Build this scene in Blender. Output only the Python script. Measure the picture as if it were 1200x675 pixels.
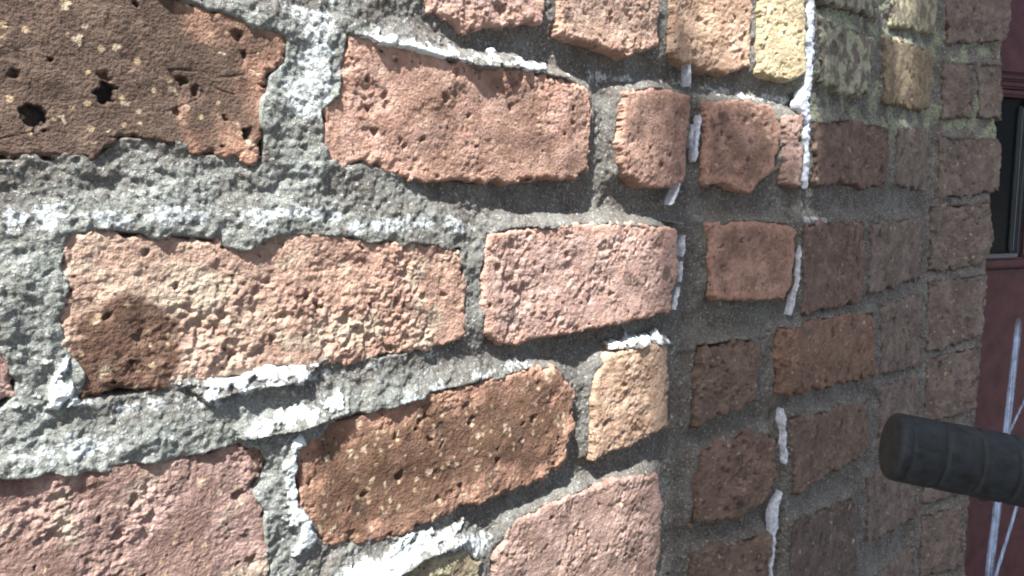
import bpy, bmesh, math, random
import numpy as np
R = math.radians
random.seed(7); rng = np.random.default_rng(11)
for o in list(bpy.data.objects): bpy.data.objects.remove(o)
S = bpy.context.scene
COL = S.collection

# ------------------------------------------------------------------ camera, sky, sun, exposure
ZC = 1.20                                   # eye height of the hand-held camera
cam_d = bpy.data.cameras.new('camera'); cam = bpy.data.objects.new('camera', cam_d); COL.objects.link(cam)
cam.location = (0, 0, ZC); cam.rotation_euler = (R(90 - 6.466), 0, 0)
cam_d.lens = 27; cam_d.sensor_width = 36; cam_d.clip_start = 0.01; cam_d.clip_end = 3000
S.camera = cam
SUN_EL, SUN_AZ = 57.0, 195.0                # azimuth clockwise from +Y: behind the camera, a little to its left
world = bpy.data.worlds.new('World'); S.world = world; world.use_nodes = True
wn = world.node_tree; bg = wn.nodes['Background']
sky = wn.nodes.new('ShaderNodeTexSky'); sky.sky_type = 'NISHITA'; sky.sun_disc = False
sky.sun_elevation = R(SUN_EL); sky.sun_rotation = R(SUN_AZ); sky.air_density = 1.0; sky.dust_density = 4.0
wn.links.new(sky.outputs[0], bg.inputs[0]); bg.inputs[1].default_value = 0.088
sd = bpy.data.lights.new('sun', 'SUN'); sun = bpy.data.objects.new('sun', sd); COL.objects.link(sun)
sd.energy = 5.0; sd.angle = R(0.5); sd.color = (1.0, 0.96, 0.91)
sun.rotation_euler = (R(90 - SUN_EL), 0, R(180 - SUN_AZ)); sun.location = (-1, -4, 5)
S.view_settings.view_transform = 'Standard'; S.view_settings.look = 'None'
S.view_settings.exposure = 1.5; S.view_settings.gamma = 1
S.cycles.filter_width = 2.0
S.render.resolution_x = 1024; S.render.resolution_y = 576

# ------------------------------------------------------------------ noise
def _hash(ix, iy, seed):
    h = (ix.astype(np.int64) * 374761393 + iy.astype(np.int64) * 668265263 + seed * 1442695041) & 0xffffffff
    h = ((h ^ (h >> 13)) * 1274126177) & 0xffffffff
    h = ((h ^ (h >> 16)) * 2246822519) & 0xffffffff
    return ((h ^ (h >> 15)) & 0xffffff) / float(0x1000000)
def grad_noise(x, y, seed=0):
    ix = np.floor(x); iy = np.floor(y); fx = x - ix; fy = y - iy
    ux = fx*fx*fx*(fx*(fx*6-15)+10); uy = fy*fy*fy*(fy*(fy*6-15)+10)
    def g(a, b):
        t = _hash(ix+a, iy+b, seed) * 6.2831853
        return np.cos(t)*(fx-a) + np.sin(t)*(fy-b)
    a = g(0,0); b = g(1,0); c = g(0,1); d = g(1,1)
    return 1.5*((a + (b-a)*ux) + ((c + (d-c)*ux) - (a + (b-a)*ux))*uy)
def fbm(u, v, size, octaves=3, seed=0, gain=.5):
    r = 0; a = 1.; s = 1./size; n = 0
    for k in range(octaves):
        r = r + a*grad_noise(u*s+k*17.3, v*s-k*9.1, seed+k*31); n += a; a *= gain; s *= 2.03
    return r/n*1.4
def cells(u, v, size, seed=0):
    """distance to nearest jittered point (in cells) and that cell's random number"""
    x = u/size; y = v/size; ix = np.floor(x); iy = np.floor(y)
    best = np.full(np.shape(x), 9.); rnd = np.zeros(np.shape(x))
    for a in (-1,0,1):
        for b in (-1,0,1):
            px = ix+a+_hash(ix+a, iy+b, seed); py = iy+b+_hash(ix+a, iy+b, seed+77)
            d = np.hypot(px-x, py-y); m = d < best
            best = np.where(m, d, best); rnd = np.where(m, _hash(ix+a, iy+b, seed+155), rnd)
    return best, rnd
def smooth(a, b, x):
    t = np.clip((x-a)/(b-a), 0, 1); return t*t*(3-2*t)
def sdf_poly(u, v, poly):
    """signed distance, positive inside"""
    p = np.array(poly, float); n = len(p)
    d = np.full(u.shape, 1e9); ins = np.zeros(u.shape, bool)
    for i in range(n):
        a = p[i]; b = p[(i+1) % n]; e = b-a
        wx = u-a[0]; wy = v-a[1]
        t = np.clip((wx*e[0]+wy*e[1])/max(e@e, 1e-12), 0, 1)
        d = np.minimum(d, (wx-e[0]*t)**2 + (wy-e[1]*t)**2)
        c = ((a[1] > v) != (b[1] > v))
        with np.errstate(divide='ignore', invalid='ignore'):
            xx = e[0]*(v-a[1])/(e[1] if e[1] else 1e-12) + a[0]
        ins ^= c & (u < xx)
    d = np.sqrt(d); return np.where(ins, d, -d)

# ------------------------------------------------------------------ helpers
def tag(o, label=None, cat=None, group=None, kind=None):
    for k, v in (('label', label), ('category', cat), ('group', group), ('kind', kind)):
        if v: o[k] = v
    return o
def empty(name, loc=(0,0,0)):
    o = bpy.data.objects.new(name, None); COL.objects.link(o); o.location = loc; o.empty_display_size = .1; return o
def grid_mesh(name, P, keep, attrs, mat, parent=None, smooth_shade=True):
    """P: (rows, cols, 3); keep: (rows-1, cols-1) faces; the object's origin sits at the middle of the piece"""
    nr, nc = P.shape[:2]
    idx = np.arange(nr*nc).reshape(nr, nc)
    q = np.stack([idx[:-1,:-1], idx[:-1,1:], idx[1:,1:], idx[1:,:-1]], -1)[keep]
    used = np.unique(q); remap = np.full(nr*nc, -1); remap[used] = np.arange(len(used))
    V = P.reshape(-1,3)[used]; q = remap[q]
    loc = (V.min(0)+V.max(0))/2
    me = bpy.data.meshes.new(name)
    me.vertices.add(len(V)); me.vertices.foreach_set('co', (V-loc).astype(np.float32).ravel())
    me.loops.add(q.size); me.loops.foreach_set('vertex_index', q.ravel().astype(np.int32))
    me.polygons.add(len(q)); me.polygons.foreach_set('loop_start', np.arange(0, q.size, 4, dtype=np.int32))
    if smooth_shade: me.polygons.foreach_set('use_smooth', np.ones(len(q), bool))
    me.update(calc_edges=True)
    for k, a in attrs.items():
        a = a.reshape(nr*nc, -1)[used]
        if a.shape[1] == 1:
            at = me.attributes.new(k, 'FLOAT', 'POINT'); at.data.foreach_set('value', a.astype(np.float32).ravel())
        else:
            at = me.attributes.new(k, 'FLOAT_COLOR', 'POINT')
            at.data.foreach_set('color', np.c_[a, np.ones(len(a))].astype(np.float32).ravel())
    me.materials.append(mat)
    o = bpy.data.objects.new(name, me); COL.objects.link(o); o.location = loc
    if parent: o.parent = parent; o.location = loc - np.array(parent.location)
    return o
def bm_obj(name, bm, mat, parent=None, loc=(0,0,0), smooth_shade=False):
    me = bpy.data.meshes.new(name); bmesh.ops.recalc_face_normals(bm, faces=bm.faces); bm.to_mesh(me); bm.free()
    if smooth_shade: me.shade_smooth()
    me.materials.append(mat); o = bpy.data.objects.new(name, me); COL.objects.link(o); o.location = loc
    if parent: o.parent = parent
    return o
class NT:
    def __init__(s, name):
        s.m = bpy.data.materials.new(name); s.m.use_nodes = True; s.t = s.m.node_tree
        s.b = s.t.nodes['Principled BSDF']
    def n(s, typ, ins=None, **kw):
        x = s.t.nodes.new('ShaderNode'+typ)
        for k, v in kw.items(): setattr(x, k, v)
        for k, v in (ins or {}).items(): s.set(x.inputs[k], v)
        return x
    def set(s, sock, v):
        if hasattr(v, 'is_linked') : s.t.links.new(v, sock)
        else: sock.default_value = v
    def mix(s, f, a, b, mode='MIX'):
        x = s.t.nodes.new('ShaderNodeMix'); x.data_type = 'RGBA'; x.blend_type = mode
        s.set(x.inputs[0], f); s.set(x.inputs[6], a); s.set(x.inputs[7], b); return x.outputs[2]
    def ramp(s, f, a, b):
        return s.n('MapRange', {0: f, 1: a, 2: b, 3: 0., 4: 1.}, clamp=True).outputs[0]
    def math(s, op, a, b=0.):
        return s.n('Math', {0: a, 1: b}, operation=op).outputs[0]
    def noise(s, co, scale, detail=3., rough=.55):
        return s.n('TexNoise', {'Vector': co, 'Scale': scale, 'Detail': detail, 'Roughness': rough}).outputs[0]
    def vor(s, co, scale):
        return s.n('TexVoronoi', {'Vector': co, 'Scale': scale})
    def coord(s): return s.n('TexCoord').outputs['Object']
    def attr(s, name, out=0): return s.n('Attribute', attribute_name=name).outputs[out]
    def bump(s, h, strength, dist):
        s.set(s.b.inputs['Normal'], s.n('Bump', {'Strength': strength, 'Distance': dist, 'Height': h}).outputs[0])

# ------------------------------------------------------------------ materials
def mat_brick():
    m = NT('fired_clay'); co = m.coord()
    jit = m.n('ObjectInfo').outputs['Random']
    off = m.n('VectorMath', {0: co, 1: m.n('CombineXYZ', {0: m.math('MULTIPLY', jit, 7.), 1: m.math('MULTIPLY', jit, 3.), 2: jit}).outputs[0]}, operation='ADD').outputs[0]
    base = m.attr('Col'); burnt = m.attr('burnt', 2)
    n1 = m.noise(off, 320., 4., .65); n2 = m.noise(off, 90., 3., .6)
    c = m.mix(m.math('MULTIPLY', m.ramp(n1, .48, .75), .55), base, m.mix(1., base, (1.42,1.36,1.28,1), 'MULTIPLY'))
    c = m.mix(m.math('MULTIPLY', m.ramp(n1, .48, .28), .75), c, m.mix(1., base, (.56,.50,.47,1), 'MULTIPLY'))
    c = m.mix(m.math('MULTIPLY', m.ramp(n2, .5, .72), .35), c, m.mix(.5, base, (.40,.30,.23,1)))
    v1 = m.vor(off, 210.); r1 = m.n('SeparateColor', {0: v1.outputs['Color']})
    sp = m.math('MULTIPLY', m.ramp(m.math('ADD', v1.outputs['Distance'], m.math('MULTIPLY', n1, .35)), .52, .40), m.ramp(r1.outputs[0], .72, .80))
    c = m.mix(m.math('MULTIPLY', sp, m.math('ADD', .15, m.math('MULTIPLY', burnt, .45))), c, (.56,.43,.27,1))
    v2 = m.vor(off, 420.); r2 = m.n('SeparateColor', {0: v2.outputs['Color']})
    sp2 = m.math('MULTIPLY', m.ramp(v2.outputs['Distance'], .42, .3), m.ramp(r2.outputs[1], .86, .92))
    c = m.mix(m.math('MULTIPLY', sp2, .75), c, (.035,.028,.025,1))
    m.set(m.b.inputs['Base Color'], c); m.set(m.b.inputs['Roughness'], .93); m.b.inputs['Specular IOR Level'].default_value = .25
    h = m.math('ADD', m.noise(off, 700., 3., .6), m.math('MULTIPLY', n1, .8))
    m.bump(h, .9, .0015)
    return m.m
def mat_mortar():
    m = NT('sand_mortar'); co = m.coord(); pale_glare = m.attr('pale_glare', 2); moss = m.attr('moss', 2)
    n1 = m.noise(co, 380., 4., .65); n2 = m.noise(co, 45., 3., .6)
    c = m.mix(m.ramp(n1, .28, .72), (.066,.057,.049,1), (.172,.158,.142,1))
    c = m.mix(m.math('MULTIPLY', m.attr('lit_bloom', 2), m.ramp(n1, .2, .6)), c, (.240,.268,.252,1))
    c = m.mix(m.math('MULTIPLY', m.ramp(n2, .45, .7), .4), c, m.mix(.5, c, (.28,.30,.30,1)))
    c = m.mix(m.math('MULTIPLY', m.ramp(n2, .45, .25), .35), c, (.10,.088,.078,1))
    n3 = m.noise(co, 520., 2., .5); n4 = m.noise(co, 610., 2., .5); n5 = m.noise(co, 12., 3., .6)
    near = m.ramp(n3, .58, .66)
    n6 = m.noise(co, 1100., 2., .5); c = m.mix(m.math('MULTIPLY', m.ramp(n6, .45, .65), .35), c, m.mix(1., c, (1.7,1.7,1.7,1), 'MULTIPLY')); c = m.mix(m.math('MULTIPLY', m.ramp(n6, .5, .36), .5), c, m.mix(1., c, (.5,.48,.46,1), 'MULTIPLY'))
    c = m.mix(m.math('MULTIPLY', near, .7), c, (.42,.45,.455,1))
    c = m.mix(m.math('MULTIPLY', m.ramp(n4, .66, .73), .75), c, (.06,.058,.055,1))
    c = m.mix(m.math('MULTIPLY', m.ramp(n5, .5, .7), .3), c, m.mix(.5, c, (.24,.29,.28,1)))
    c = m.mix(m.math('MULTIPLY', moss, m.ramp(n1, .35, .6)), c, (.36,.42,.27,1))
    c = m.mix(m.ramp(m.math('ADD', pale_glare, m.math('MULTIPLY', m.math('SUBTRACT', n1, .5), 1.1)), .35, .62), c, (.60,.66,.68,1))
    m.set(m.b.inputs['Base Color'], c); m.set(m.b.inputs['Roughness'], .95); m.b.inputs['Specular IOR Level'].default_value = .2
    m.bump(m.math('ADD', n1, m.math('MULTIPLY', near, .6)), .8, .0014)
    return m.m
def mat_plain(name, col, rough, bump=0., scale=200., var=.25, metal=0., spec=.5):
    m = NT(name); co = m.coord(); n = m.noise(co, scale, 4., .6)
    m.set(m.b.inputs['Base Color'], m.mix(m.ramp(n, .3, .7), tuple(c*(1-var) for c in col)+(1,), tuple(min(1, c*(1+var)) for c in col)+(1,)))
    m.set(m.b.inputs['Roughness'], rough); m.b.inputs['Metallic'].default_value = metal
    m.b.inputs['Specular IOR Level'].default_value = spec
    if bump: m.bump(n, .6, bump)
    return m.m
M_BRICK = mat_brick(); M_MORTAR = mat_mortar()
M_SEAL = mat_plain('white_sealant', (.50,.56,.65), .9, .0016, 260., .38)
M_MAROON = mat_plain('maroon_paint', (.075,.030,.036), .6, .0006, 38., .3, spec=.2)
M_RUBBER = mat_plain('black_rubber', (.015,.021,.026), .6, .0009, 210., .55, spec=.35)
def mat_chalk():
    m = NT('pale_blue_chalk'); co = m.coord(); n = m.noise(co, 60., 4., .7)
    g = m.noise(m.n('Mapping', {0: co, 3: (420., 420., 9.)}).outputs[0], 1., 3., .6)
    m.b.inputs['Base Color'].default_value = (.48,.62,.86,1); m.b.inputs['Roughness'].default_value = .9
    e = m.math('POWER', m.attr('body', 2), .9)
    m.set(m.b.inputs['Alpha'], m.math('MULTIPLY', e, m.math('ADD', .25, m.math('MULTIPLY', m.ramp(g, .3, .62), m.ramp(n, .2, .6)))))
    return m.m
M_CHALK = mat_chalk()
M_BEAD = mat_plain('grey_bead', (.08,.10,.115), .5, .0003, 120., .15)
M_STEEL = mat_plain('brushed_steel', (.55,.56,.58), .35, 0, 80., .06, 1.)
M_BLACK = mat_plain('black_paint', (.018,.018,.02), .35, 0, 60., .2)
M_TYRE = mat_plain('tyre_rubber', (.02,.02,.02), .85, .0008, 150., .3)
M_PAVE = mat_plain('pavement_concrete', (.24,.235,.225), .95, .002, 45., .22)
M_RENDER = mat_plain('sand_render', (.34,.31,.27), .95, .002, 60., .18)
def mat_glass():
    m = NT('dark_glass'); m.b.inputs['Specular IOR Level'].default_value = .05; m.b.inputs['Base Color'].default_value = (.006,.009,.011,1)
    n = m.noise(m.coord(), 25., 3., .6); m.set(m.b.inputs['Roughness'], m.n('MapRange', {0: n, 3: .12, 4: .38}).outputs[0]); return m.m
M_GLASS = mat_glass()

# ------------------------------------------------------------------ pavement (not in the picture, the wall stands on it)
bm = bmesh.new(); s_ = 600
vs = [bm.verts.new(p) for p in ((-s_,-s_,0),(s_,-s_,0),(s_,s_,0),(-s_,s_,0))]; bm.faces.new(vs)
tag(bm_obj('pavement', bm, M_PAVE), kind='structure')

# ------------------------------------------------------------------ the wall: plan line, courses, bricks
# plan of the face: long face, shallow turn, long face, shallow turn, end return.  u runs along it, u = 0 at the first turn
PLAN = np.array([(-1.0177,-.4809), (.1464,.6168), (.2561,.6722), (.5172,.9561), (.6274,1.0006)])
CUM = np.array([-1.6, 0, .1228, .5086, .6274])
DIRS = np.diff(PLAN, axis=0); DIRS /= np.linalg.norm(DIRS, axis=1)[:,None]
NRM = np.stack([DIRS[:,1], -DIRS[:,0]], 1)
RET_U = .622; RET_DIR = -NRM[3]*1.0
def wall_point(u, z, h, ret=False):
    """u along the face, z above the camera's height, h out of the face (metres)"""
    seg = np.clip(np.searchsorted(CUM, u, side='right')-1, 0, 3)
    base = PLAN[seg] + DIRS[seg]*(u-CUM[seg])[...,None]
    nr = NRM[seg].copy(); w = .012
    for k in (1,2,3):
        t = smooth(-w, w, u-CUM[k])[...,None]; m = np.abs(u-CUM[k]) < w
        nr = np.where(m[...,None], NRM[k-1]*(1-t)+NRM[k]*t, nr)
    if ret:
        c = PLAN[3] + DIRS[3]*(RET_U-CUM[3]); r = u > RET_U
        base = np.where(r[...,None], c + RET_DIR*(u-RET_U)[...,None], base)
        nr = np.where(r[...,None], DIRS[3], nr)
        t = smooth(-w, w, u-RET_U)[...,None]; m = np.abs(u-RET_U) < w
        nr = np.where(m[...,None], NRM[3]*(1-t)+DIRS[3]*t, nr)
    p = base + nr*np.asarray(h)[...,None]
    return np.concatenate([p, (z+ZC)[...,None]], -1)
def depth_at(u):
    seg = int(np.clip(np.searchsorted(CUM, u, side='right')-1, 0, 3)); return PLAN[seg][1] + DIRS[seg][1]*(u-CUM[seg])

# outlines of the bricks in view, millimetres (u, z); course number and kind of clay or painted shade first
BRICKS = [
 (0,'pink',[(-277,133),(-168,152),(-172,111),(-201,107),(-238,98),(-262,105)]),
 (0,'pink2',[(-160,153),(-51,165),(-49,115),(-83,102),(-120,105),(-159,106)]),
 (0,'peach',[(-34,173),(54,178),(56,109),(27,100),(-20,105),(-34,112)]),
 (0,'yellow',[(62,182),(114,182),(119,107),(97,100),(64,105)]),
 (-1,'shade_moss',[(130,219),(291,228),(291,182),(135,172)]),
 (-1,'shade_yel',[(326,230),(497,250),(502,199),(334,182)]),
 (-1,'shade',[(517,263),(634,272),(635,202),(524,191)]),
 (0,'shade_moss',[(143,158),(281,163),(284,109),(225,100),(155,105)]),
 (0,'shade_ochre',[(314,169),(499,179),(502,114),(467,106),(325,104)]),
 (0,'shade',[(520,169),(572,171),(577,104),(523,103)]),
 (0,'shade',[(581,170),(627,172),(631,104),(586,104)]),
 (1,'brown',[(-500,95),(-435,95),(-391,87),(-370,84),(-347,80),(-348,67),(-357,58),(-359,42),(-361,20),(-368,15),(-373,21),(-393,20),(-412,26),(-424,26),(-435,16),(-469,15),(-506,13)]),
 (1,'orange',[(-315,85),(-294,85),(-254,80),(-201,83),(-139,79),(-126,75),(-123,55),(-125,21),(-147,13),(-229,10),(-284,14),(-306,20),(-319,17),(-332,17),(-329,36),(-331,45),(-320,54),(-318,71)]),
 (1,'salmon',[(-89,77),(-54,84),(-7,82),(-11,57),(-13,14),(-41,9),(-67,10),(-88,19),(-95,39)]),
 (1,'salmon',[(10,79),(55,82),(79,78),(92,61),(86,25),(60,7),(30,14),(9,11),(9,51)]),
 (1,'pinkdim',[(94,73),(118,73),(120,11),(97,13)]),
 (1,'shade_red',[(140,69),(228,78),(344,78),(349,19),(287,12),(213,17),(150,12)]),
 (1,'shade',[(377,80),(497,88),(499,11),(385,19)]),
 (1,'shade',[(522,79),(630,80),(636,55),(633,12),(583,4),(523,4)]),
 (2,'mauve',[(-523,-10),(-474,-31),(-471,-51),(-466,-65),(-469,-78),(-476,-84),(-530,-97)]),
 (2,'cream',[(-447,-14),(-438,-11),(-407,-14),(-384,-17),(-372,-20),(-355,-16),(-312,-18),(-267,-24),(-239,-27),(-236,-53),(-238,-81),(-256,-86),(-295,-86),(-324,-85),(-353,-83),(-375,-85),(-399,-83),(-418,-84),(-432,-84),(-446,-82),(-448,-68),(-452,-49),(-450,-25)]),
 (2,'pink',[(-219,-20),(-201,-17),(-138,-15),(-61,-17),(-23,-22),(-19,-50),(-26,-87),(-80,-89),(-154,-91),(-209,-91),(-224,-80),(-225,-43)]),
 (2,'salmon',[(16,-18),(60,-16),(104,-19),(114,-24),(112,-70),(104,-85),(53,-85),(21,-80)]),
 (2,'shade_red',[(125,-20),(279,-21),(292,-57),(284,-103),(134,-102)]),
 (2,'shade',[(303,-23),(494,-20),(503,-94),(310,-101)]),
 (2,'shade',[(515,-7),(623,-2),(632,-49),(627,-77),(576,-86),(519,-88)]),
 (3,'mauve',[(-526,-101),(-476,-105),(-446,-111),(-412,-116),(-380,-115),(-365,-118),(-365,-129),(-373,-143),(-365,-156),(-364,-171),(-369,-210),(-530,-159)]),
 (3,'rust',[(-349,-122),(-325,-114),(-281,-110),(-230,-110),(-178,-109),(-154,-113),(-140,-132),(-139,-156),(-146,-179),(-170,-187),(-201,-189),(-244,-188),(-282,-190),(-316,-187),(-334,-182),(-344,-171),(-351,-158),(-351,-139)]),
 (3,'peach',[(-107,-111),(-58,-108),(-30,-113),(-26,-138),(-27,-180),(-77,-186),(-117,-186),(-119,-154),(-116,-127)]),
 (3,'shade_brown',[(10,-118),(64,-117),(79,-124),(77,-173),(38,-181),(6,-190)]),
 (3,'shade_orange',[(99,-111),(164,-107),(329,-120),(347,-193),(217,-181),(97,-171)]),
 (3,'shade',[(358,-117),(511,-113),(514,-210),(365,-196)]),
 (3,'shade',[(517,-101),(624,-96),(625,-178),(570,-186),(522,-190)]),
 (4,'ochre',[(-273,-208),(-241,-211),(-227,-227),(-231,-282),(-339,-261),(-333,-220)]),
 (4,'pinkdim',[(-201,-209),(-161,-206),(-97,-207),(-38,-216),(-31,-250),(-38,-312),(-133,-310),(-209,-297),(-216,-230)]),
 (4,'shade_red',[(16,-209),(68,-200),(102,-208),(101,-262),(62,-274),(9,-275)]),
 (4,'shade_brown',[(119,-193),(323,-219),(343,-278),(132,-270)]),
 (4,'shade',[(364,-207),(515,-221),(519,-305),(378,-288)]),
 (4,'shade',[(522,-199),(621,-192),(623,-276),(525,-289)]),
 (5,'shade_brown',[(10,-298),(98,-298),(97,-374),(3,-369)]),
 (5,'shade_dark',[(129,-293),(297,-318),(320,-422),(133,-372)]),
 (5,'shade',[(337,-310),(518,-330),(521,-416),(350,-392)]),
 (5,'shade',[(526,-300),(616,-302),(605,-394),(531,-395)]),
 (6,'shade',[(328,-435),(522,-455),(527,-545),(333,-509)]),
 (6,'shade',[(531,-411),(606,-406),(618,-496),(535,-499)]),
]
# colour of the clay (two tones; shade kinds darkened to paint in the shade), roughness of the face, share of dark fired skin
KIND = {
 'brown':  ((.120,.085,.067),(.088,.062,.049),.6,1.), 'rust': ((.155,.092,.064),(.115,.068,.046),.85,.9),
 'orange': ((.430,.285,.235),(.305,.188,.148),.8,.25),  'salmon': ((0.371,0.243,0.196),(0.250,0.161,0.129),.9,.2),
 'pink': ((.455,.325,.285),(.360,.240,.205),1.1,.1),   'pink2': ((0.470,0.346,0.279),(0.373,0.256,0.201),1.1,.05),
 'cream': ((.455,.345,.275),(0.373,0.256,0.206),1.25,.1),  'peach': ((0.468,0.339,0.253),(0.352,0.239,0.173),1.0,.05),
 'yellow': ((.52,.45,.30),(.42,.35,.23),1.1,.05),     'ochre': ((.36,.34,.23),(.27,.25,.18),.8,.2),
 'mauve': ((.350,.245,.220),(.245,.168,.148),1.2,.3),  'pinkdim': ((.365,.262,.228),(.270,.188,.162),1.1,.15),
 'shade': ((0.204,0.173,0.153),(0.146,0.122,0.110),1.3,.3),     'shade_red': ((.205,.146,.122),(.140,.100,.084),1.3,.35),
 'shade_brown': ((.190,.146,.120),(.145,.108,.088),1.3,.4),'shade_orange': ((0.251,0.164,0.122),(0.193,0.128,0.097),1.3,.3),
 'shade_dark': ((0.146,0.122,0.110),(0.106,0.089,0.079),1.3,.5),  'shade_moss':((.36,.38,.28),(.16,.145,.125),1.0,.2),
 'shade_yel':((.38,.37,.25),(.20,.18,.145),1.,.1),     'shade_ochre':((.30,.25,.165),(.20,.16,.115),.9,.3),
}
BURNT_PATCH = [(-443,-44),(-426,-40),(-414,-42),(-405,-54),(-407,-77),(-419,-90),(-450,-86),(-448,-64)]   # dark fired skin on the long cream brick
PPM = 720.                                    # keeps the mesh spacing near one and a half pixels
wall = empty('brick_wall', (.1464, .6168, 0))
tag(wall, 'weathered brick wall of pink and brown bricks with thick grey mortar joints', 'wall')

def make_brick(row, kind, poly, k, coarse=False, ret=False):
    poly = np.array(poly, float)/1000.
    u0, z0 = poly.min(0) - .008; u1, z1 = poly.max(0) + .008
    dep = max(.2, depth_at((u0+u1)/2)); sp = dep/PPM
    seg = int(np.clip(np.searchsorted(CUM, (u0+u1)/2, side='right')-1, 0, 3))
    dv, du = (.006, .007) if coarse else (sp, sp*(1.25 if seg in (0, 2) else 1.05))
    if not coarse and (u1 < -.50 or z0 < -.55): dv, du = .003, .003
    us = np.linspace(u0, u1, max(8, int((u1-u0)/du))); zs = np.linspace(z0, z1, max(8, int((z1-z0)/dv)))
    U, Z = np.meshgrid(us, zs); sd = 100+k*13
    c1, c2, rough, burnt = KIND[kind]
    s = sdf_poly(U, Z, poly)
    n25 = fbm(U, Z, .022, 2, sd); n8 = fbm(U, Z, .0075, 2, sd+3)
    on = 1.5 if kind.startswith('shade') else .7 if U.mean() > -.15 or kind == 'brown' else 1.1; s_even = s + n25*.0026*on - .0002 + (.0012 if on > 1.5 else 0); s = s_even + n8*.0022*on + fbm(U, Z, .0032, 2, sd+4)*.0010
    # face: slow waves, crumbly lumps, grain
    Uw = U + fbm(U, Z, .0045, 2, sd+81)*.0017; Zw = Z + fbm(U, Z, .0045, 2, sd+83)*.0017
    low = fbm(U, Z, .034, 2, sd+5); mid = fbm(Uw, Zw, .0090, 3, sd+7); fin = fbm(U, Z, .0028, 2, sd+9)
    cd, cr = cells(Uw, Zw, .0052, sd+85); cd2, cr2 = cells(Uw+.3, Zw, .0027, sd+87)
    crumb = (.5-cd)*(.35+cr) + .45*(.5-cd2)*(.3+cr2)
    scoop = smooth(.25, .6, fbm(Uw, Zw, .013, 2, sd+11))
    bmask = np.full(U.shape, burnt, float)
    if burnt > .8:                                   # fired skin, worn to pink at its edges
        e = smooth(.002, .022, s + fbm(U, Z, .018, 3, sd+21)*.012)
        if kind == 'brown': e = np.where(U > -.40, smooth(.0, .030, s + .006 + fbm(U, Z, .014, 3, sd+21)*.015), 1.)
        bmask = burnt*e
    elif kind == 'cream':
        bmask = smooth(-.004, .003, sdf_poly(U, Z, np.array(BURNT_PATCH)/1000) + fbm(U, Z, .010, 3, sd+21)*.005)
    elif kind == 'orange':
        bmask = .75*smooth(-.2, .5, fbm(U, Z, .035, 3, sd+23) + .9 - 22*np.hypot((U+.20)*.55, Z-.045))
    elif kind == 'mauve':
        bmask = smooth(-.15, .35, fbm(U, Z, .030, 3, sd+23))*.8
    elif burnt > .12:
        bmask = smooth(.0, .5, fbm(U, Z, .030, 3, sd+23) + burnt - .25)*.7
    am = .78*rough*(1-.5*bmask)*(.45 + .75*smooth(-.3, .4, fbm(U, Z, .045, 2, sd+13)))
    h = low*.0016 + am*(mid*.00090 + crumb*.00120 - scoop*.0013 + fin*.00065)
    pd, pr = cells(Uw, Zw, .0105, sd+31)               # blown pits
    rad = .10 + .26*_hash(np.floor(pr*9999), np.floor(pr*777), 5)
    pit = np.where(pr > (.70 if kind.startswith('shade') else .82), smooth(1, .35, pd/rad), 0.)
    h = h - pit*.0022
    ang = (_hash(np.array([k]), np.array([3]), 1)[0]-.5)*.012; h = h + (U-(u0+u1)/2)*ang
    # round arris, then straight down into the joint
    r = .0032; t = np.clip(s/r, 0, 1); h = h - r*.8*(1-np.sqrt(np.clip(1-(1-t)**2, 0, 1)))
    deep = .075 if u1 > .60 and not ret else .024
    se = s_even - .0014; h = np.where(s < 0, -.0026 - np.clip(-se, 0, .0060)*deep/.0060, h)
    if kind == 'brown': h = h - .0005*smooth(.035, .0, np.abs(fbm(U*.35, Z+.1*U, .02, 2, sd+91)))*smooth(.05, .3, fbm(U, Z, .03, 2, sd+93))
    h = h - .0012 - .0014*smooth(-.22, -.34, U) - .0015*smooth(.10, .14, U)
    keepv = np.minimum(s, se) > -.0078
    keep = keepv[:-1,:-1] & keepv[1:,:-1] & keepv[:-1,1:] & keepv[1:,1:]
    # clay colour, with painted shade in the shade kinds
    ws = .22 if kind in ('shade_moss','shade_yel') else .4; w = smooth(-ws, ws, fbm(U, Z, .016, 3, sd+41)); w2 = fbm(U, Z, .05, 2, sd+43)
    col = np.array(c1)*(1-w[...,None]) + np.array(c2)*w[...,None]
    if burnt > .8:
        edge = np.array((.40,.24,.175))*(1-w[...,None]*.45)
        col = edge*(1-(bmask/burnt)[...,None]) + col*(bmask/burnt)[...,None]
    elif kind not in ('shade_moss','shade_yel'):
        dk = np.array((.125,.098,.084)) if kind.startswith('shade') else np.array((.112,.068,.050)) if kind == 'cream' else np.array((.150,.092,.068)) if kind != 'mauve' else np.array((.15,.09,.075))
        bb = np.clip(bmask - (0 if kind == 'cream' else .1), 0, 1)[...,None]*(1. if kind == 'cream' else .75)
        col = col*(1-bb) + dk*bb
    col = col*(1+.16*w2[...,None])
    if kind == 'cream':                              # creamy at one end, pink towards the other
        g = (smooth(-.40, -.30, U + fbm(U, Z, .04, 2, sd+57)*.03)*(1-bmask)*.8)[...,None]; col = col*(1-g) + np.array((.45,.285,.225))*(1-.3*w[...,None])*g
    if kind in ('cream','mauve'):                    # limey bloom
        g = (smooth(.12, .5, fbm(U, Z, .028, 3, sd+51))*(1-bmask)*.5)[...,None]; col = col*(1-g) + np.array((.47,.42,.33))*g
    if kind in ('orange','pink','salmon','pink2'):   # pale raw edge
        g = (smooth(.012, .003, s + fbm(U, Z, .01, 2, sd+53)*.004)*.45)[...,None]; col = col*(1-g) + np.array((.50,.31,.24))*g
    bd, br = cells(Uw, Zw, .015 if burnt > .8 else .02, sd+61)   # black slag spots, cream grit
    rr = .09 + .18*_hash(np.floor(br*9999), np.floor(br*333), 8)
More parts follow.
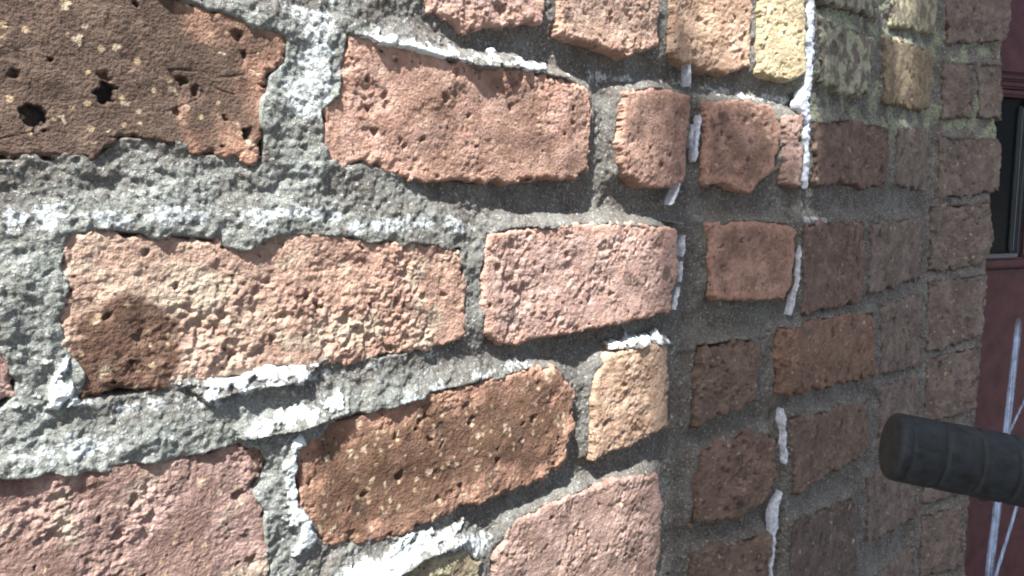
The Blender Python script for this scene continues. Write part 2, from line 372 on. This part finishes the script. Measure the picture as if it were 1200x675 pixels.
    blk = smooth(.005, .011, s)[...,None]*np.where(br > (.86 if kind == 'brown' else .92), smooth(1.15, .85, bd/(rr*1.25) + .3*fin), 0.)[...,None]*(.95 if kind == 'brown' else .55)
    col = col*(1-blk) + np.array((.018,.017,.017))*blk; h = h - blk[...,0]*(.0032 if kind == 'brown' else .0006)*smooth(.003, .006, s)
    gd, gr = cells(Uw, Zw, .0062, sd+71)
    grit = np.where(gr > (.72 if kind == 'rust' else .91 if burnt > .8 else .965 if kind.startswith('shade') else .95), smooth(1.15, .8, gd/(.08+.22*_hash(np.floor(gr*9999), np.floor(gr*55), 2)) + .6*fin), 0.)[...,None]*.8
    col = col*(1-grit) + np.array((.50,.42,.31))*grit
    P = wall_point(U, Z, h, ret)
    return grid_mesh('brick', P, keep, {'Col': np.clip(col, .01, .8), 'burnt': bmask}, M_BRICK, wall)

polys = []
for k, (row, kind, poly) in enumerate(BRICKS):
    make_brick(row, kind, poly, k); polys.append(np.array(poly, float)/1000)
# the same bond carried on past the edges of the picture
P_ = .0980; k = 400
def course_z(row): return .0475 - (row-1)*P_
rows_have = {}
for row, kind, poly in BRICKS: rows_have.setdefault(row, []).append(np.array(poly)[:,0].min()/1000)
filler = []
for row in range(-9, 14):
    zc = course_z(row)
    if zc - .04 < -ZC + .01: continue
    stop = min(rows_have[row]) - .014 if row in rows_have else 9
    for si, (a, b) in enumerate(((-1.15, -.008), (.010, .116), (.134, .502), (.520, .632), (.71, .90))):
        if si == 4: st = 9
        else: st = stop
        b = min(b, st)
        if b - a < .03: continue
        x = b
        first = .105 if row % 2 else .212
        n = 0
        while x - a > .03:
            L = min(first if n == 0 else .212, x-a)
            if x-a-L < .05: L = x-a
            j = lambda s: random.uniform(-s, s)*1000
            u0, u1, z0, z1 = (x-L)*1000, x*1000, (zc-.0365)*1000, (zc+.0365)*1000
            poly = [(u0+j(.003), z0+j(.003)), ((u0+u1)/2, z0+j(.003)), (u1+j(.002), z0+j(.003)), (u1+j(.002), z1+j(.003)), ((u0+u1)/2, z1+j(.003)), (u0+j(.003), z1+j(.003))]
            filler.append((row, random.choice(['pink','orange','salmon','mauve','brown','rust','shade_red','pinkdim','peach']), poly, si == 4))
            x -= L + .018; n += 1
for row, kind, poly, ret in filler:
    make_brick(row, kind, poly, k, True, ret); polys.append(np.array(poly, float)/1000); k += 1

# ---- mortar: one bed of sand mortar behind and between all bricks
GLARE = [[(-341,-203),(-317,-196),(-288,-195),(-241,-197),(-239,-206),(-270,-207),(-289,-211),(-317,-214),(-345,-212)], [(-380,-107),(-354,-101),(-319,-101),(-322,-110),(-349,-113),(-378,-112)],  # outlines of mortar ledges painted bright as if blown out by sun
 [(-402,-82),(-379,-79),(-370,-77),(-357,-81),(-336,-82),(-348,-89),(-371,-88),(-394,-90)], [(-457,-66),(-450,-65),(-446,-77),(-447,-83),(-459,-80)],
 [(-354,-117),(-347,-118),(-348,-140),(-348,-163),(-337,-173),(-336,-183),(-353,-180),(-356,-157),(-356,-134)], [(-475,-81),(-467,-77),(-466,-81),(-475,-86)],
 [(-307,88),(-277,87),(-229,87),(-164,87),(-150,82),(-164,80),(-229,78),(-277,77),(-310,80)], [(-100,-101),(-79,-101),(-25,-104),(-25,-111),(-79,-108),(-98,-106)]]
SOFT = [[(-478,-2),(-434,-2),(-322,-3),(-322,-11),(-407,-11),(-478,-10)], [(-476,-97),(-458,-98),(-436,-99),(-400,-107),(-436,-107),(-459,-108),(-476,-105)], [(-322,-7),(-229,-9),(-229,-17),(-279,-17),(-322,-16)],  # fainter sunlit joint feet, painted into the same mask
 [(-454,-72),(-448,-80),(-432,-86),(-399,-88),(-340,-87),(-300,-88),(-250,-88),(-250,-91),(-399,-93),(-432,-92),(-454,-84)], [(-300,-110),(-240,-104),(-180,-103),(-180,-108),(-240,-110),(-300,-114)], [(-280,-196),(-220,-206),(-205,-215),(-225,-225),(-262,-206)],
 [(-350,95),(-322,98),(-322,40),(-355,45),(-340,75)], [(-118,90),(-40,92),(-10,95),(60,90),(110,88),(110,82),(50,84),(0,90),(-60,88),(-118,82)], [(130,-12),(200,-16),(200,-20),(130,-18)]]
cols = [np.linspace(-1.25, -.56, 60)]; u = -.555
while u < .622:
    cols.append(np.array([u])); seg = int(np.clip(np.searchsorted(CUM, u, side='right')-1, 0, 3))
    u += max(.2, depth_at(u))/PPM*(1.3 if seg in (0, 2) else 1.0)
cols.append(np.linspace(.6235, .90, 50)); us = np.concatenate(cols)
nf = 500; t = np.linspace(-1, 1, nf)
rowsZ = np.zeros((nf+60, len(us)))
for i, u in enumerate(us):
    d = max(.27, depth_at(min(u, .62))); lo, hi = -.56*d-.01, .30*d+.01
    lo, hi = max(lo, -ZC+.02), hi
    rowsZ[:,i] = np.concatenate([np.linspace(-ZC, lo, 41)[:-1], np.linspace(lo, hi, nf), np.linspace(hi, course_z(-9)+.05, 21)[1:]])
U = np.broadcast_to(us, rowsZ.shape).copy(); Z = rowsZ
sA = np.full(U.shape, .03); sB = np.full(U.shape, .03); sS = np.full(U.shape, .03); ins = np.full(U.shape, -1.)
for p in polys:
    lo = p.min(0)-.03; hi = p.max(0)+.03
    i0, i1 = np.searchsorted(us, [lo[0], hi[0]])
    if i1-i0 < 1: continue
    zz = Z[:,i0:i1]; m = (zz > lo[1]) & (zz < hi[1]); rsel = np.where(m.any(1))[0]
    if not len(rsel): continue
    r0, r1 = rsel[0], rsel[-1]+1; sl = (slice(r0, r1), slice(i0, i1))
    s = sdf_poly(U[sl], Z[sl], p); c = (p.min(0)+p.max(0))/2; hz = (p[:,1].max()-p[:,1].min())/2; hu = (p[:,0].max()-p[:,0].min())/2
    side = np.abs(U[sl]-c[0])-hu > np.abs(Z[sl]-c[1])-hz
    above = (Z[sl] < c[1]) & ~side; below = (Z[sl] >= c[1]) & ~side
    sA[sl] = np.where(above, np.minimum(sA[sl], np.maximum(-s, 0)), sA[sl])    # room up to the brick above
    sB[sl] = np.where(below, np.minimum(sB[sl], np.maximum(-s, 0)), sB[sl])    # room down to the brick below
    sS[sl] = np.where(side, np.minimum(sS[sl], np.maximum(-s, 0)), sS[sl]); ins[sl] = np.maximum(ins[sl], s)
tt = sA/np.maximum(sA+sB, 1e-5)
rec = .0024 + .0100*smooth(-.30, -.12, U + fbm(U, Z, .09, 2, 901)*.05)      # flush on the left, raked out on the right
rec = np.where(U > .12, .0078, rec); rec = np.where((U > .50), .0060, rec)
bed = np.minimum(sA, sB) < np.maximum(sS, .0)*1.2
rt = smooth(-.28, -.14, U)*(1-.6*smooth(.50, .52, U)); struck = smooth(.20+.56*rt, .92+.09*rt, tt + fbm(U, Z, .02, 2, 905)*.10)                                               # weather-struck: set back at the top of the joint, out at its foot
perp = smooth(.02, .0, sS)
h = -rec*(1 - 1.0*struck*(1-perp) - .58*perp) - .0010
def blur(a, n):
    for ax in (0, 1):
        p = np.pad(a, [(n+1, n) if q == ax else (0, 0) for q in (0, 1)], mode='edge'); c = np.cumsum(p, axis=ax)
        a = (np.take(c, range(2*n+1, c.shape[ax]), ax) - np.take(c, range(0, c.shape[ax]-2*n-1), ax))/(2*n+1)
    return a
h = blur(blur(h, 4), 4)
h = h + fbm(U, Z, .028, 2, 911)*.0018 - .0012*smooth(.2, .55, fbm(U, Z, .015, 3, 912)) + fbm(U, Z, .0085, 3, 913)*.0008 + fbm(U, Z, .0032, 2, 915)*.00050
gd, gr = cells(U + fbm(U, Z, .003, 2, 921)*.001, Z + fbm(U, Z, .003, 2, 923)*.001, .0036, 917); h = h + np.where(gr > .6, smooth(.6, .15, gd), 0)*.0008*(gr-.3) + smooth(-.02, .06, U)*(fbm(U, Z, .012, 3, 927)*.0016 + fbm(U, Z, .005, 2, 929)*.0009)
pale_glare = np.zeros(U.shape)  # painted sun glare on the ledges, plus random pale mottling
for q, L in enumerate(GLARE):
    pale_glare = np.maximum(pale_glare, smooth(-.003, .0015, sdf_poly(U, Z, np.array(L)/1000.) + fbm(U, Z, .011, 4, 931+q, .65)*.0090 - .0022)); zc_ = np.mean(np.array(L)[:,1])/1000.
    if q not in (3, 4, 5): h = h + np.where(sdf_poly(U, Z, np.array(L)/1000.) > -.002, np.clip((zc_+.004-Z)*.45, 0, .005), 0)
h = h*(1-pale_glare*.45) + pale_glare*.0012
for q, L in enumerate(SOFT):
    pale_glare = np.maximum(pale_glare, .50*smooth(-.004, .004, sdf_poly(U, Z, np.array(L)/1000.) + fbm(U, Z, .012, 3, 951+q)*.006))
pale_glare = np.maximum(pale_glare, .22*smooth(.1, .5, fbm(U, Z, .022, 3, 961)))
lit_bloom = np.clip(smooth(-.16, -.36, U + fbm(U, Z, .07, 3, 971)*.07)*(.12 + .68*smooth(.1, .7, tt + .5*perp + fbm(U, Z, .03, 3, 975)*.35))*(1-.7*smooth(.080, .095, Z)) + .28*smooth(-.2, .5, fbm(U, Z, .026, 4, 973)), 0, 1)  # pale bloom, with the sunlit left and joint feet painted in lighter
moss = smooth(.10, .14, U)*smooth(.02, .10, Z)*smooth(-.1, .3, fbm(U, Z, .03, 3, 963))*.8
smear = smooth(.05, .5, fbm(U, Z, .030, 3, 981) + .12)*(.0032 - .0014*smooth(-.25, -.1, U))      # mortar wiped over the brick edges here and there
h = h + smear*.22*smooth(-.007, -.001, ins)
h = np.where(ins > 0, h - smooth(smear, smear+.004, ins)*.015, h)
P = wall_point(U, Z, h, True)
mo = grid_mesh('mortar', P, np.ones((U.shape[0]-1, U.shape[1]-1), bool), {'pale_glare': pale_glare, 'moss': moss, 'lit_bloom': lit_bloom}, M_MORTAR, wall)

# ---- beads of white sealant left in the two turns of the wall
def bead(pts, w, seed, lift=.0009):
    pts = np.array(pts, float)/1000; L = np.r_[0, np.cumsum(np.hypot(*np.diff(pts, axis=0).T))]
    n = max(6, int(L[-1]/.0009)); tl = np.linspace(0, L[-1], n)
    cu = np.interp(tl, L, pts[:,0]); cz = np.interp(tl, L, pts[:,1])
    jag = fbm(tl, tl*0+seed, .016, 3, seed, .5); jag2 = fbm(tl, tl*0+seed, .013, 3, seed+9, .5)
    taper = np.sqrt(np.clip(np.minimum(tl, L[-1]-tl)/.006, .04, 1))
    a = np.linspace(-1, 1, 13); w = w*(.72 if seed < 320 else .42)
    U = cu[:,None] + a[None,:]*w*taper[:,None]*np.clip(1 + 1.5*np.where(a[None,:] < 0, jag[:,None], jag2[:,None]), .12, 2.2)
    Z = np.repeat(cz[:,None], 13, 1)
    h = lift*np.sqrt(np.clip(1-a**2, 0, 1))[None,:]*taper[:,None] + fbm(U, Z, .004, 2, seed+3)*.0012
    h = np.where(np.abs(a)[None,:] > .99, -.010, h - .0022)
    return grid_mesh('sealant_bead', wall_point(U, Z, h), np.ones((n-1, 12), bool), {}, M_SEAL, wall)
for i, (pts, w) in enumerate((
  ([(122,175),(126,127),(126,102)], .0042), ([(126,104),(119,82),(125,66)], .0062), ([(125,68),(126,37),(127,11)], .0045), ([(121,-39),(120,-70),(112,-100)], .0018),
  ([(108,-184),(111,-208),(114,-236)], .0042), ([(110,-261),(104,-278),(103,-312)], .0050), ([(103,-308),(101,-350)], .0032),
  ([(5,68),(3,51),(1,31)], .0030), ([(-16,33),(-20,10),(-29,-3)], .0016), ([(-34,-15),(-11,-18)], .0028), ([(-10,-27),(-12,-44)], .0026), ([(-12,-48),(-15,-64)], .0030), ([(-16,-68),(-20,-86)], .0018),
  ([(-9,107),(-8,89)], .0016), ([(-4,60),(-3,42)], .0012))):
    bead(pts, w, 300+i*7)

# ------------------------------------------------------------------ maroon door at the end of the wall
T3 = DIRS[3]; N3 = NRM[3]; DO = np.array((.5900, 1.0933))
door = empty('door', (DO[0], DO[1], 0)); tag(door, 'maroon painted door with a dark glass pane and pale streaks', 'door')
door.rotation_euler = (0, 0, math.atan2(T3[1], T3[0]))          # local x along the door, local -y towards the street
def box(name, x0, x1, y0, y1, z0, z1, mat, parent=door, bev=.003):
    bm = bmesh.new(); bmesh.ops.create_cube(bm, size=1)
    for v in bm.verts: v.co = ((x0+x1)/2 + v.co.x*(x1-x0), (y0+y1)/2 + v.co.y*(y1-y0), (z0+z1)/2 + v.co.z*(z1-z0))
    if bev: bmesh.ops.bevel(bm, geom=bm.edges[:], offset=bev, segments=2, affect='EDGES')
    return bm_obj(name, bm, mat, parent)
zz = ZC
box('lower_panel', -.12, .95, 0, .05, .02, zz-.100, M_MAROON)
box('rail', -.12, .95, -.006, .05, zz-.0998, zz-.085, M_MAROON)
box('stile', .2005, .95, 0, .05, zz-.0848, zz+.150, M_MAROON)
box('pane', -.11, .176, .004, .008, zz-.083, zz+.149, M_GLASS, bev=0)
box('backing', -.12, .20, .012, .05, zz-.0848, zz+.150, M_BLACK, bev=0)
box('glazing_bead', .1765, .181, -.002, .011, zz-.078, zz+.140, M_BEAD)
box('glazing_bead', .194, .200, -.001, .011, zz-.084, zz+.149, M_BEAD)
box('sill', -.11, .184, -.008, .0035, zz-.0845, zz-.0785, M_BEAD, bev=.002)
for i, z in enumerate((.151, .163, .174)):
    box('moulding', -.12, .95, -.008+.003*i, .05, zz+z, zz+z+.0095, M_MAROON, bev=.0035)
box('upper_panel', -.12, .95, .003, .05, zz+.185, 2.15, M_MAROON)
lin = box('lintel', -.14, 1.0, -.02, .12, 2.155, 2.40, M_RENDER, door, .006)
sw = empty('side_wall', (DO[0], DO[1], 0)); sw.rotation_euler = door.rotation_euler; tag(sw, 'plain rendered wall on the far side of the maroon door', 'wall')
box('wall_section', .951, 3.2, -.05, .15, 0, 3.2, M_RENDER, sw, .006)
def streak(pts, w0, w1, seed):
    """dry chalky streak: a skin a third of a millimetre thick on the paint"""
    n = 60; bm = bmesh.new(); p = np.array(pts); L = np.linspace(0, 1, n)
    x = np.interp(L, np.linspace(0, 1, len(p)), p[:,0]); z = np.interp(L, np.linspace(0, 1, len(p)), p[:,1]); w = w0+(w1-w0)*L
    j = fbm(L*.3, L*0, .02, 3, seed)*.0008
    la = bm.verts.layers.float.new('body'); A = np.linspace(-1, 1, 7); rows = []
    for i in range(n):
        r = []
        for a in A:
            v = bm.verts.new((x[i]+a*w[i]*.8+j[i], -.0003-.0003*(1-a*a), zz+z[i])); v[la] = float((1-a*a)*min(1, i/5, (n-1-i)/5)); r.append(v)
        rows.append(r)
    for i in range(n-1):
        for q in range(6): bm.faces.new((rows[i][q], rows[i][q+1], rows[i+1][q+1], rows[i+1][q]))
    return bm_obj('chalk_streak', bm, M_CHALK, door)
streak([(.206,-.178),(.196,-.36),(.179,-.61)], .011, .015, 3)
streak([(.240,-.300),(.197,-.370)], .005, .006, 5)
streak([(.252,-.43),(.232,-.49),(.191,-.61)], .005, .008, 6)

# ------------------------------------------------------------------ bicycle, only the end of one grip reaches into the picture
def lathe(name, prof, mat, parent, loc, axis, seg=40):
    """prof: (distance along axis, radius)"""
    ax = np.array(axis, float); ax /= np.linalg.norm(ax); a = np.cross(ax, (0,0,1.)); 
    if np.linalg.norm(a) < 1e-3: a = np.array((1.,0,0))
    a /= np.linalg.norm(a); b = np.cross(ax, a); bm = bmesh.new(); rings = []
    for t, r in prof:
        rings.append([bm.verts.new(tuple(ax*t + (a*math.cos(q*2*math.pi/seg)+b*math.sin(q*2*math.pi/seg))*max(r, 1e-4))) for q in range(seg)])
    for i in range(len(rings)-1):
        for q in range(seg): bm.faces.new((rings[i][q], rings[i][(q+1)%seg], rings[i+1][(q+1)%seg], rings[i+1][q]))
    bm.faces.new(rings[0]); bm.faces.new(rings[-1])
    return bm_obj(name, bm, mat, parent, loc, True)
def tube(name, pts, r, mat, parent, seg=14):
    bm = bmesh.new(); pts = [np.array(p, float) for p in pts]; rings = []
    for i, p in enumerate(pts):
        d = pts[min(i+1, len(pts)-1)]-pts[max(i-1, 0)]; d /= np.linalg.norm(d)
        a = np.cross(d, (0.13,.21,.97)); a /= np.linalg.norm(a); b = np.cross(d, a)
        rings.append([bm.verts.new(tuple(p+(a*math.cos(q*2*math.pi/seg)+b*math.sin(q*2*math.pi/seg))*r)) for q in range(seg)])
    for i in range(len(rings)-1):
        for q in range(seg): bm.faces.new((rings[i][q], rings[i][(q+1)%seg], rings[i+1][(q+1)%seg], rings[i+1][q]))
    bm.faces.new(rings[0]); bm.faces.new(rings[-1])
    return bm_obj(name, bm, mat, parent, smooth_shade=True)
BX, BY = .475, .30
bike = empty('bicycle', (BX, BY, 0)); tag(bike, 'bicycle with a ribbed black rubber handlebar grip reaching in front of the wall', 'bicycle')
g0 = np.array((.1765-BX, .3505-BY, ZC-.1140)); g1 = np.array((.2320-BX, .3390-BY, ZC-.1225)); gd_ = (g1-g0)/np.linalg.norm(g1-g0)
rad = .0158; prof = [(0,.0), (0,.0118), (.0005,.0138), (.0014,.0150), (.0028,.0157), (.006,.0160)]
x = .006
for q in range(7):
    nx = x + (.0150 if q else .0150)
    prof += [(x+.0007, rad-.0003), (x+.0012, rad), (x+.0018, rad+.0001), (x+.003, rad+.0001), (nx-.003, rad+.0001), (nx-.0018, rad+.0001), (nx-.0012, rad), (nx-.0007, rad-.0003), (nx-.0003, rad-.0005), (nx+.0003, rad-.0005)]; x = nx
prof += [(x+.002, rad+.0002), (x+.008, rad+.004), (x+.011, rad+.004), (x+.012, .012)]
gp = lathe('grip', prof, M_RUBBER, bike, tuple(g0), gd_)
mid = np.array((0, -.015+.045, ZC-.150)); endl = g0+gd_*.118
m_ = lambda p: np.array((-p[0], p[1], p[2]))
tube('handlebar', [g0+gd_*.1, endl+gd_*.03, (-.09,.035,ZC-.140), (-.04,.03,ZC-.150), mid, (.04,.03,ZC-.150), (.09,.035,ZC-.140), m_(endl+gd_*.03), m_(g0+gd_*.1)], .011, M_STEEL, bike)
lathe('grip', prof, M_RUBBER, bike, tuple(m_(g0)), m_(gd_))
for s in (1, -1):
    q = endl if s == 1 else m_(endl)
    tube('brake_lever', [q+np.array((s*.015,.0,0)), q+np.array((s*.01,.03,-.008)), q+np.array((-s*.03,.045,-.012)), q+np.array((-s*.055,.046,-.014))], .005, M_BLACK, bike, 10)
HT, HB = np.array((0,.03,.99)), np.array((0,.085,.80)); FW = np.array((0,.20,.34)); RW = np.array((0,-.86,.34)); BB = np.array((0,-.44,.28)); ST = np.array((0,-.60,.76))
tube('stem', [mid, HT], .016, M_BLACK, bike); tube('frame', [HT, HB], .019, M_BLACK, bike)
tube('frame', [HT+(HB-HT)*.3, ST], .016, M_MAROON, bike); tube('frame', [HT+(HB-HT)*.8, BB], .019, M_MAROON, bike); tube('frame', [BB, ST, ST+(ST-BB)*.25], .015, M_MAROON, bike)
for s in (-.045, .045):
    tube('frame', [ST, RW+np.array((s,0,0))], .008, M_MAROON, bike, 8); tube('frame', [BB, RW+np.array((s,0,0))], .009, M_MAROON, bike, 8)
    tube('fork', [HB, HB+np.array((s,.02,-.06)), FW+np.array((s,0,0))], .011, M_BLACK, bike, 10)
sdl = ST+(ST-BB)*.25
bm = bmesh.new(); bmesh.ops.create_uvsphere(bm, u_segments=20, v_segments=12, radius=1)
for v in bm.verts:
    f = (v.co.y+1)/2; v.co = (v.co.x*(.075-.055*f), -.02+v.co.y*.135, v.co.z*.03+(.01 if v.co.z > 0 else -.005))
bm_obj('saddle', bm, M_BLACK, bike, tuple(sdl+np.array((0,0,.03))), True)
for c in (FW, RW):
    def ring(name, R0, r, mat, parent, seg=56, sub=10):
        bm = bmesh.new(); rr = [[bm.verts.new((r*math.sin(j*2*math.pi/sub), (R0+r*math.cos(j*2*math.pi/sub))*math.cos(i*2*math.pi/seg), (R0+r*math.cos(j*2*math.pi/sub))*math.sin(i*2*math.pi/seg))) for j in range(sub)] for i in range(seg)]
        for i in range(seg):
            for j in range(sub): bm.faces.new((rr[i][j], rr[(i+1)%seg][j], rr[(i+1)%seg][(j+1)%sub], rr[i][(j+1)%sub]))
        return bm_obj(name, bm, mat, parent, smooth_shade=True)
    w = ring('wheel', .300, .009, M_STEEL, bike); w.location = tuple(c)
    ring('tyre', .321, .019, M_TYRE, w)
    lathe('hub', [(-.045,.012),(.045,.012)], M_STEEL, w, (0,0,0), (1,0,0), 12)
    bm = bmesh.new()
    for i in range(24):
        an = i*2*math.pi/24; d = np.array((0, math.cos(an), math.sin(an))); sx = .03 if i % 2 else -.03
        a0 = np.array((sx,0,0))+d*.01; a1 = d*.297; t = np.array((0,-d[2],d[1]))*.001
        q = [bm.verts.new(tuple(p)) for p in (a0-t, a0+t, a1+t, a1-t)]; r2 = [bm.verts.new(tuple(p+np.array((.002,0,0)))) for p in (a0-t, a0+t, a1+t, a1-t)]
        bm.faces.new(q); bm.faces.new(r2)
        for e in range(4): bm.faces.new((q[e], q[(e+1)%4], r2[(e+1)%4], r2[e]))
    bm_obj('spokes', bm, M_STEEL, w)

# ------------------------------------------------------------------ added wall outside the picture, stepped to cast the shade on the far end of the brick wall
blocker = empty('shade_wall', (-.505, -1.85, 0)); tag(blocker, 'added unseen wall of sand coloured render behind the viewer, stepped to cast shade', 'wall')
STEPS = ((0, .125, 5.02), (.1252, .255, 5.42), (.2552, 2.4, 6.40))
for x0, x1, zt in STEPS: box('wall_section', x0, x1, -.15, .15, 0, zt, M_RENDER, blocker, .006)
box('shade_wall_coping', .235, 2.42, -.17, .17, 6.401, 6.47, M_RENDER, blocker, .01)
